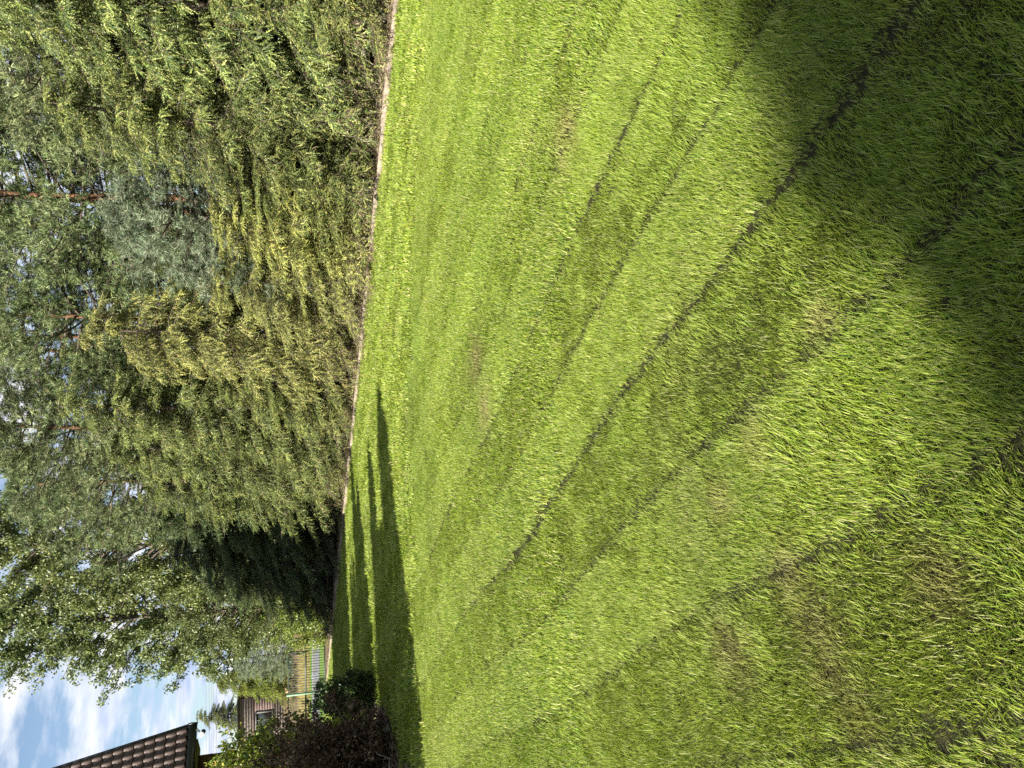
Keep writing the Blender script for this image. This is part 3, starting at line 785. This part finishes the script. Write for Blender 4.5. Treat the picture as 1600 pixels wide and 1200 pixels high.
# ------------------------------------------------------------------ far fence, shed, hut, power line
M['fence'] = new_mat('dark_green_fence', (0.025, 0.04, 0.03), 0.5, 0.4)
M['palegreen'] = new_mat('pale_green_post', (0.16, 0.27, 0.17), 0.6, 0.3)
M['ring'] = new_mat('grey_ring', (0.25, 0.26, 0.32), 0.4, 0.5)
FY = 30.6
xr = at_y(206, 509, FY).x; xm = at_y(117, 480, FY).x; xl = xm - 2.6
bar_me = MB().box((0, 0, 0.765), (0.009, 0.009, 0.735)).mesh('bar'); bar_me.materials.append(M['fence'])
for (x0, x1, lab) in ((xm, xr, 'dark metal bar fence panel with a ring emblem at the far end of the lawn'), (xl, xm, 'dark metal bar fence panel mostly hidden behind the small dark shrub')):
    f = empty('metal_fence', (x0, FY, 0))
    for z, t in ((0.05, 0.018), (0.80, 0.032), (1.49, 0.016)):
        MB().box(((x1 - x0) / 2, 0, z), ((x1 - x0) / 2 - 0.04, 0.02, t)).build('rail', M['fence'], f)
    for i in range(int((x1 - x0 - 0.1) / 0.11)):
        o = link('bar', bar_me, f); o.location = (0.09 + i * 0.11, 0, 0)
    MB().box((0, 0, 0.78), (0.035, 0.035, 0.78)).build('post', M['palegreen'], f)
    if x1 == xr:
        MB().box((x1 - x0, 0, 0.78), (0.035, 0.035, 0.78)).build('post', M['fence'], f)
        c = at_y(144, 492, FY - 0.05); c = Vector((c.x - x0, -0.05, c.z))
        an = np.linspace(0, 2 * math.pi, 21)
        rg = MB().tube([c + Vector((0.125 * math.cos(a), 0, 0.125 * math.sin(a))) for a in an], 0.018, 6)
        for a in (0.5, 2.6, 4.7):
            rg.tube([c, c + Vector((0.11 * math.cos(a), 0, 0.11 * math.sin(a)))], 0.012, 5)
        rg.build('ring_emblem', M['ring'], f)
    tag(f, lab, 'fence', 'fence panels at the far end')

M['oldwood'] = new_mat('weathered_board', (0.10, 0.08, 0.07), 0.9, 0.1, col2=(0.22, 0.185, 0.16), nscale=5, bump=0.4, bscale=20)
M['redwood'] = new_mat('red_brown_board', (0.085, 0.06, 0.052), 0.9, 0.1, col2=(0.17, 0.125, 0.11), nscale=5, bump=0.4, bscale=20)
SY = 61.0
sx1 = at_y(116, 450, SY).x; sx0 = at_y(25, 450, SY).x; sz0 = 1.35; sz1 = at_y(90, 373, SY).z
shed = empty('wooden_shed', (sx0, SY, sz0)); SWd = sx1 - sx0; SH = sz1 - sz0
wx0, wx1 = at_y(63, 410, SY).x - sx0, at_y(88, 410, SY).x - sx0
wz0, wz1 = at_y(70, 426, SY).z - sz0, at_y(70, 400, SY).z - sz0
NBd = 19; bh = SH / NBd
for i in range(NBd):
    z0 = i * bh
    red = wz0 - 0.2 < z0 < wz1 + 0.1
    segs = [(0, SWd)] if (z0 + bh < wz0 or z0 > wz1) else [(0, wx0), (wx1, SWd)]
    for (a, b) in segs:
        MB().box(((a + b) / 2, float(R_(-0.012, 0.012)), z0 + bh / 2), ((b - a) / 2, 0.03, bh / 2 - 0.012)).build('board', M['redwood'] if red else M['oldwood'], shed)
MB().box((SWd / 2, 2.0, SH / 2 - 0.02), (SWd / 2 - 0.06, 1.95, SH / 2 - 0.02)).build('inner_wall', M['brownwood'], shed)
MB().box((SWd / 2, 1.9, SH + 0.05), (SWd / 2 + 0.15, 2.2, 0.06)).build('roof', M['darkmetal'], shed)
MB().box((SWd / 2, -0.06, 0.06), (SWd / 2, 0.05, 0.10)).build('sill_beam', M['black'], shed)
wf = MB(); cxm = (wx0 + wx1) / 2; czm = (wz0 + wz1) / 2
for (c, h) in (((cxm, -0.05, wz0), ((wx1 - wx0) / 2 + 0.08, 0.04, 0.06)), ((cxm, -0.05, wz1), ((wx1 - wx0) / 2 + 0.08, 0.04, 0.06)), ((wx0, -0.05, czm), (0.06, 0.04, (wz1 - wz0) / 2 - 0.06)), ((wx1, -0.05, czm), (0.06, 0.04, (wz1 - wz0) / 2 - 0.06)), ((cxm, -0.03, czm), (0.025, 0.02, (wz1 - wz0) / 2 - 0.06))):
    wf.box(c, h)
M['greyframe'] = new_mat('grey_frame', (0.12, 0.115, 0.105), 0.7, 0.2)
wfo = wf.build('window', M['greyframe'], shed)
MB().box((cxm, 0.0, czm), ((wx1 - wx0) / 2, 0.01, (wz1 - wz0) / 2)).build('pane', M['glass'], wfo)
tag(shed, 'old weathered wooden shed with a small window on the far bank', 'shed')

hq = at_y(125, 451, 57.5)
hut = empty('garden_hut', (hq.x, 57.5, 1.22))
M['palewood'] = new_mat('pale_wood', (0.45, 0.30, 0.16), 0.8, 0.2, noise=0.2)
MB().box((0, 0, 0.25), (0.26, 0.25, 0.25)).build('wall', M['palewood'], hut)
MB().add([(-0.36, -0.32, 0.49), (0.36, -0.32, 0.49), (0, -0.32, 0.86), (-0.36, 0.32, 0.49), (0.36, 0.32, 0.49), (0, 0.32, 0.86)], T=[(0, 1, 2), (5, 4, 3)], Q=[(0, 3, 4, 1), (1, 4, 5, 2), (2, 5, 3, 0)]).build('roof', M['black'], hut)
tag(hut, 'tiny pale wooden hut with a dark peaked roof right of the shed', 'hut')

pw = empty('power_line', (0, 0, 0))
xa, xb = -48.0, -24.0
M['wire'] = new_mat('wire', (0.12, 0.12, 0.13), 0.5, 0.4)
for x in (xa, xb):
    MB().tube([(x, 80, 1.35), (x, 80, 12.2)], [0.16, 0.10], 10).build('pole', M['bark'], pw)
for v in (322, 327, 331, 334, 338):
    z = at_y(80, v, 80).z
    pts = [(xa + (xb - xa) * t, 80, z + 0.12 * (2 * t - 1) ** 2) for t in np.linspace(0, 1, 13)]
    MB().tube(pts, 0.014, 4).build('wire', M['wire'], pw)
tag(pw, 'overhead power line of five thin wires crossing the sky beside the roof', 'power line')

# ------------------------------------------------------------------ lawn grass: blades in tufts, set out on the lawn
RNG = np.random.default_rng(8)
M['grass'] = leaf_mat('grass_blades', 0.4, 0.5, 0.22, 0.12)
gn, gl = M['grass'].node_tree.nodes, M['grass'].node_tree.links
ia = gn.new('ShaderNodeAttribute'); ia.attribute_type = 'INSTANCER'; ia.attribute_name = 'dry'
ib = gn.new('ShaderNodeAttribute'); ib.attribute_type = 'INSTANCER'; ib.attribute_name = 'lush'
hs = [n for n in gn if n.bl_idname == 'ShaderNodeHueSaturation'][0]
at = [n for n in gn if n.bl_idname == 'ShaderNodeAttribute' and n.attribute_name == 'tint'][0]
mxd = gn.new('ShaderNodeMix'); mxd.data_type = 'RGBA'; mxd.inputs['B'].default_value = (0.33, 0.27, 0.12, 1)
mxl = gn.new('ShaderNodeMix'); mxl.data_type = 'RGBA'; mxl.inputs['B'].default_value = (0.12, 0.21, 0.028, 1)
gl.new(at.outputs['Color'], mxl.inputs['A']); gl.new(ib.outputs['Fac'], mxl.inputs['Factor'])
gl.new(mxl.outputs['Result'], mxd.inputs['A']); gl.new(ia.outputs['Fac'], mxd.inputs['Factor'])
gl.new(mxd.outputs['Result'], hs.inputs['Color'])
G_GRS = [(0.275, 0.345, 0.034), (0.20, 0.28, 0.028), (0.385, 0.435, 0.085), (0.48, 0.44, 0.19), (0.09, 0.15, 0.02)]

def tuft(name, nblade, rad, L, W, seg, lean=0.85, spread=0.75):
    mb = MB()
    for k in range(nblade):
        a = R_(0, 6.28); r = rad * math.sqrt(R_(0, 1))
        p = np.array([r * math.cos(a), r * math.sin(a), -0.004])
        az = RNG.normal() * spread; le = np.clip(lean + RNG.normal() * 0.30, 0.05, 1.35)
        l = L * R_(0.5, 1.3); w = W * R_(0.6, 1.5)
        if R_(0, 1) < 0.10: le = 1.3; l *= 1.1
        hd = np.array([math.cos(az), math.sin(az), 0]); sd = np.array([-math.sin(az), math.cos(az), 0])
        tw = R_(-0.5, 0.5)
        pts = []; cur = p.copy(); ang0 = le * 0.45
        for s in range(seg + 1):
            ww = w * (1.0, 0.95, 0.62, 0.0)[s] if seg == 3 else w * (1.0, 0.8, 0.0)[s]
            sv = (sd * math.cos(tw * s) + np.array([0, 0, 1]) * math.sin(tw * s) * 0.4) * ww * 0.5
            pts.append((cur - sv, cur + sv))
            an = ang0 + le * 0.75 * s / seg
            cur = cur + (hd * math.sin(an) + np.array([0, 0, math.cos(an)])) * l / seg
        V = []; 
        for s in range(seg): V += [pts[s][0], pts[s][1]]
        V.append(pts[seg][0]); V = np.array(V); V[:, 2] = np.maximum(V[:, 2], -0.004)
        Q = [(2 * s, 2 * s + 1, 2 * s + 3, 2 * s + 2) for s in range(seg - 1)]
        mb.add(V, [(2 * seg - 2, 2 * seg - 1, 2 * seg)], Q, mixcol(G_GRS, [5, 4, 3, 1.3, 3], 1)[0])
    me = mb.mesh(name); me.materials.append(M['grass'])
    return me

def field_col(name, metas):
    c = bpy.data.collections.new(name)
    for me in metas: c.objects.link(bpy.data.objects.new(me.name, me))
    return c
near_c = field_col('tufts_near', [tuft('tuft_n', 9, 0.019, 0.034, 0.0022, 3, 0.72, 1.25) for k in range(10)])
mid_c = field_col('tufts_mid', [tuft('tuft_m', 19, 0.040, 0.037, 0.0033, 2, 0.7, 1.15) for k in range(8)])
far_c = field_col('tufts_far', [tuft('tuft_f', 110, 0.17, 0.045, 0.010, 2, 0.6, 1.0) for k in range(6)])

TD = np.array([-0.56, 0.83]); TD /= np.linalg.norm(TD); TN = np.array([TD[1], -TD[0]])
def seam_q(x, y):
    s = x * TD[0] + y * TD[1]
    return x * TN[0] + y * TN[1] + 0.035 * np.sin(s * 1.7) + 0.05 * np.sin(s * 0.45 + 1)
Q0 = float(seam_q(0.35, 2.52))
DRY = [(220, 1275, 0.30), (150, 1300, 0.20), (95, 1340, 0.22), (290, 1465, 0.22), (640, 745, 0.5), (560, 760, 0.5), (980, 885, 0.4), (300, 1240, 0.22), (420, 1130, 0.2), (700, 1290, 0.15), (520, 1180, 0.2), (180, 1150, 0.3)]
DRYP = [(gnd(u, v), r) for (u, v, r) in DRY]

def grass(name, coll, d0, d1, step, scale, label):
    ymax = d1; nx = int(2 * (d1 * 0.62 + 1.5) / step); ny = int((d1 + 0.4) / step)
    gx, gy = np.meshgrid(np.arange(nx) * step - nx * step / 2, np.arange(ny) * step + 0.5)
    x = (gx + R_(-0.6, 0.6, gx.shape) * step).ravel(); y = (gy + R_(-0.6, 0.6, gy.shape) * step).ravel()
    d = np.hypot(x, y) * (1 + 0.10 * (vnoise(x, y, 0.3, 9) - 0.5))
    keep = (d >= d0) & (d < d1) & (np.abs(x) < 0.60 * y + 1.1)
    off = (x - KERB0.x) * KN.x + (y - KERB0.y) * KN.y
    keep &= (off < -0.01 - 0.05 * vnoise(x, y, 0.2, 3)) & (y < 30.3)
    keep &= ~((x < bed_x(y) + 0.02) & (y > 6.3) & (y < 13.8) & (x > bed_x(y) - 2.4))
    ha = x - hc.x; hb = y - hc.y
    det = EV.x * GV.y - EV.y * GV.x
    ea = (ha * GV.y - hb * GV.x) / det; eb = (EV.x * hb - EV.y * ha) / det
    keep &= ~((ea > 0.4) & (eb > 0.5) & (eb < 7.2))
    q = seam_q(x, y) - Q0; STW = 0.55
    k = np.floor(q / STW); fq = q / STW - k
    dist = np.minimum(fq, 1 - fq) * STW
    ks = np.round(q / STW).astype(int)
    strength = np.where(ks == 0, 0.95, 1) * np.where((ks == 0) | (ks == 2), 0.9, np.where((ks == 1) | (ks == -1), 0.5, np.where(ks == -2, 0.42, 0.28))) * (0.55 + 0.7 * vnoise(x * 0.7, y * 0.7, 1.1, 21))
    sw = np.where(ks == 0, 0.018, 0.012) + 0.022 * vnoise(x, y, 0.35, 22)
    in_seam = dist < sw * 1.3
    keep &= ~((dist < sw * 2.0) & (R_(0, 1, len(x)) < strength * 0.85 * np.clip(1.15 - dist / (sw * 2.0), 0, 1)))
    bare = vnoise(x, y, 0.16, 31) * 0.6 + vnoise(x, y, 0.45, 32) * 0.4
    keep &= ~((bare > 0.82) & (R_(0, 1, len(x)) < 0.35))
    x, y, k, fq, dist, in_seam = x[keep], y[keep], k[keep], fq[keep], dist[keep], in_seam[keep]; d = d[keep]
    N = len(x)
    sgn = np.where(k % 2 == 0, 1.0, -1.0)
    ang = np.arctan2(TD[1], TD[0]) - 1.75 + sgn * (0.8 if d0 < 2 else 1.15)
    ang = ang + (vnoise(x, y, 0.55, 41) - 0.5) * (1.5 if d0 < 2 else 0.8) + (vnoise(x, y, 0.18, 42) - 0.5) * 1.8 + RNG.normal(size=N) * 0.35
    tilt = (vnoise(x, y, 0.3, 43) - 0.4) * 0.35 + (vnoise(x, y, 0.07, 44) - 0.5) * 0.5 + RNG.normal(size=N) * 0.08
    ang = ang + (vnoise(x, y, 0.06, 45) - 0.5) * 2.4
    near_seam = np.clip(1 - dist / 0.10, 0, 1); tilt = tilt + 0.25 * near_seam
    dry = np.zeros(N)
    for (p, r) in DRYP:
        dry = np.maximum(dry, np.exp(-(((x - p.x) ** 2 + (y - p.y) ** 2) / (r * r * 0.2))) * 0.6)
    dry = dry * (0.35 + 0.9 * vnoise(x, y, 0.10, 51)) + 0.16 * np.clip(vnoise(x, y, 0.7, 52) * 0.6 + vnoise(x, y, 0.22, 53) * 0.4 - 0.55, 0, 1) * 2
    lush = np.clip(vnoise(x, y, 1.6, 61) * 0.5 + vnoise(x, y, 0.5, 62) * 0.5 - 0.25, 0, 1) * 0.5
    s = scale * R_(0.75, 1.2, N) * (1 - 0.25 * np.clip(dry, 0, 1)) * (0.70 + 0.34 * vnoise(x, y, 0.4, 71) + 0.34 * vnoise(x, y, 0.09, 72))
    s = np.where(in_seam, s * 0.72, s)
    me = bpy.data.meshes.new(name)
    me.vertices.add(N)
    co = np.stack([x, y, np.full(N, 0.003)], 1).astype(np.float32); me.vertices.foreach_set('co', co.ravel())
    def at_(nm, ty, arr, key='value'):
        a = me.attributes.new(nm, ty, 'POINT'); a.data.foreach_set(key, arr.astype(np.float32).ravel() if ty != 'INT' else arr.astype(np.int32))
    at_('rot', 'FLOAT_VECTOR', np.stack([np.zeros(N), np.clip(tilt, -0.45, 0.45), ang], 1), 'vector')
    at_('scl', 'FLOAT', s); at_('dry', 'FLOAT', np.clip(dry, 0, 1)); at_('lush', 'FLOAT', lush)
    at_('pick', 'INT', RNG.integers(0, len(coll.objects), N))
    o = link(name, me); tag(o, label, 'grass', kind='stuff')
    ng = bpy.data.node_groups.new(name, 'GeometryNodeTree')
    ng.interface.new_socket('Geometry', in_out='INPUT', socket_type='NodeSocketGeometry')
    ng.interface.new_socket('Geometry', in_out='OUTPUT', socket_type='NodeSocketGeometry')
    n_, l_ = ng.nodes, ng.links
    gi = n_.new('NodeGroupInput'); go = n_.new('NodeGroupOutput')
    ip = n_.new('GeometryNodeInstanceOnPoints'); ci = n_.new('GeometryNodeCollectionInfo')
    ci.inputs['Collection'].default_value = coll; ci.inputs['Separate Children'].default_value = True; ci.inputs['Reset Children'].default_value = True
    def na(nm, ty):
        a = n_.new('GeometryNodeInputNamedAttribute'); a.data_type = ty; a.inputs['Name'].default_value = nm
        return [s_ for s_ in a.outputs if s_.enabled and s_.name == 'Attribute'][0]
    er = n_.new('FunctionNodeEulerToRotation')
    l_.new(gi.outputs[0], ip.inputs['Points']); l_.new(ci.outputs[0], ip.inputs['Instance'])
    ip.inputs['Pick Instance'].default_value = True
    l_.new(na('pick', 'INT'), ip.inputs['Instance Index'])
    l_.new(na('rot', 'FLOAT_VECTOR'), er.inputs[0]); l_.new(er.outputs[0], ip.inputs['Rotation'])
    l_.new(na('scl', 'FLOAT'), ip.inputs['Scale'])
    l_.new(ip.outputs[0], go.inputs[0])
    md = o.modifiers.new('tufts', 'NODES'); md.node_group = ng
    print(name, N)
    return o
grass('lawn_grass', near_c, 0.6, 4.0, 0.0130, 0.88, 'long-bladed green lawn grass nearest the camera')
grass('lawn_grass', mid_c, 4.0, 9.5, 0.030, 1.0, 'sunlit lawn grass in the middle of the lawn')
grass('lawn_grass', far_c, 9.5, 34.0, 0.13, 1.0, 'short lawn grass of the far half of the lawn')

# ------------------------------------------------------------------ dry needles and twigs along the foot of the hedge and on the soil bed
def scatter(name, X, Y, Z, label, cols, w, ln, wd):
    N = len(X); mb = MB()
    a = R_(0, 2 * math.pi, N); D = np.stack([np.cos(a), np.sin(a), R_(-0.1, 0.45, N)], 1); D = unit(D)
    S = unit(np.cross(D, RNG.normal(size=(N, 3)))) * (wd * R_(0.5, 1.3, (N, 1)))
    P = np.stack([X, Y, Z], 1); L = (ln * R_(0.4, 1.4, N))[:, None]
    V = np.stack([P - S, P + S, P + D * L * 0.6 + S * 0.8, P + D * L], 1).reshape(-1, 3)
    V[:, 2] = np.maximum(V[:, 2], 0.012)
    mb.add(V, Q=np.arange(N * 4).reshape(-1, 4), C=np.repeat(mixcol(cols, w, N), 4, 0))
    return tag(mb.build(name, M['dead']), label, 'litter', kind='stuff')
C_LIT = [(0.20, 0.15, 0.10), (0.11, 0.075, 0.05), (0.30, 0.24, 0.15), (0.16, 0.17, 0.06)]
w_ = R_(-5, 25, 15000); o_ = np.abs(RNG.normal(size=15000)) * 0.28 - 0.01
X = KERB0.x + KD.x * w_ + KN.x * o_; Y = KERB0.y + KD.y * w_ + KN.y * o_
Z = np.where(o_ < 0.11, 0.085, 0.02) + R_(0, 0.09, 15000) * np.clip(o_ * 4, 0, 1)
keep = (o_ > 0.11) | (R_(0, 1, 15000) < 0.45 * vnoise(w_, o_ * 0, 0.5, 77))
scatter('hedge_litter', X[keep], Y[keep], Z[keep], 'dry brown needles and twigs along the foot of the hedge', C_LIT, [3, 3, 2, 1], 0.10, 0.006)
Y = R_(7.0, 13.5, 5000); t_ = R_(0, 1, 5000) ** 1.3
scatter('bed_litter', bed_x(Y) - t_ * 1.6 + 0.03, Y, 0.02 + 0.12 * np.minimum(1, t_ * 4) + R_(0, 0.05, 5000), 'dry brown leaves and stalks on the soil bed under the brown shrub', C_LIT, [3, 4, 1, 1], 0.07, 0.012)

# tall dry grass on the far bank
N = 9000
bx = R_(-34, -13, N); t_ = R_(0, 1, N); by = 51 + t_ * 9; bz = -0.03 + 1.42 * (t_ * t_ * (3 - 2 * t_))
mb = MB(); D = unit(np.stack([RNG.normal(size=N) * 0.25, RNG.normal(size=N) * 0.25, np.ones(N)], 1)); L = (0.42 * R_(0.5, 1.3, N))[:, None]
P = np.stack([bx, by, bz], 1); S = np.stack([np.full(N, 0.016), np.zeros(N), np.zeros(N)], 1)
cB = np.where((t_ > 0.45)[:, None], mixcol([(0.20, 0.13, 0.07), (0.30, 0.22, 0.11), (0.10, 0.07, 0.04)], [3, 2, 2], N), mixcol([(0.36, 0.28, 0.10), (0.28, 0.23, 0.07), (0.20, 0.22, 0.05)], [3, 3, 2], N))
mb.add(np.stack([P - S, P + S, P + D * L], 1).reshape(-1, 3), T=np.arange(N * 3).reshape(-1, 3), C=np.repeat(cB, 3, 0))
tag(mb.build('dry_grass', M['dead']), 'tall dry brown and yellow grass on the far bank below the shed', 'dry grass', kind='stuff')
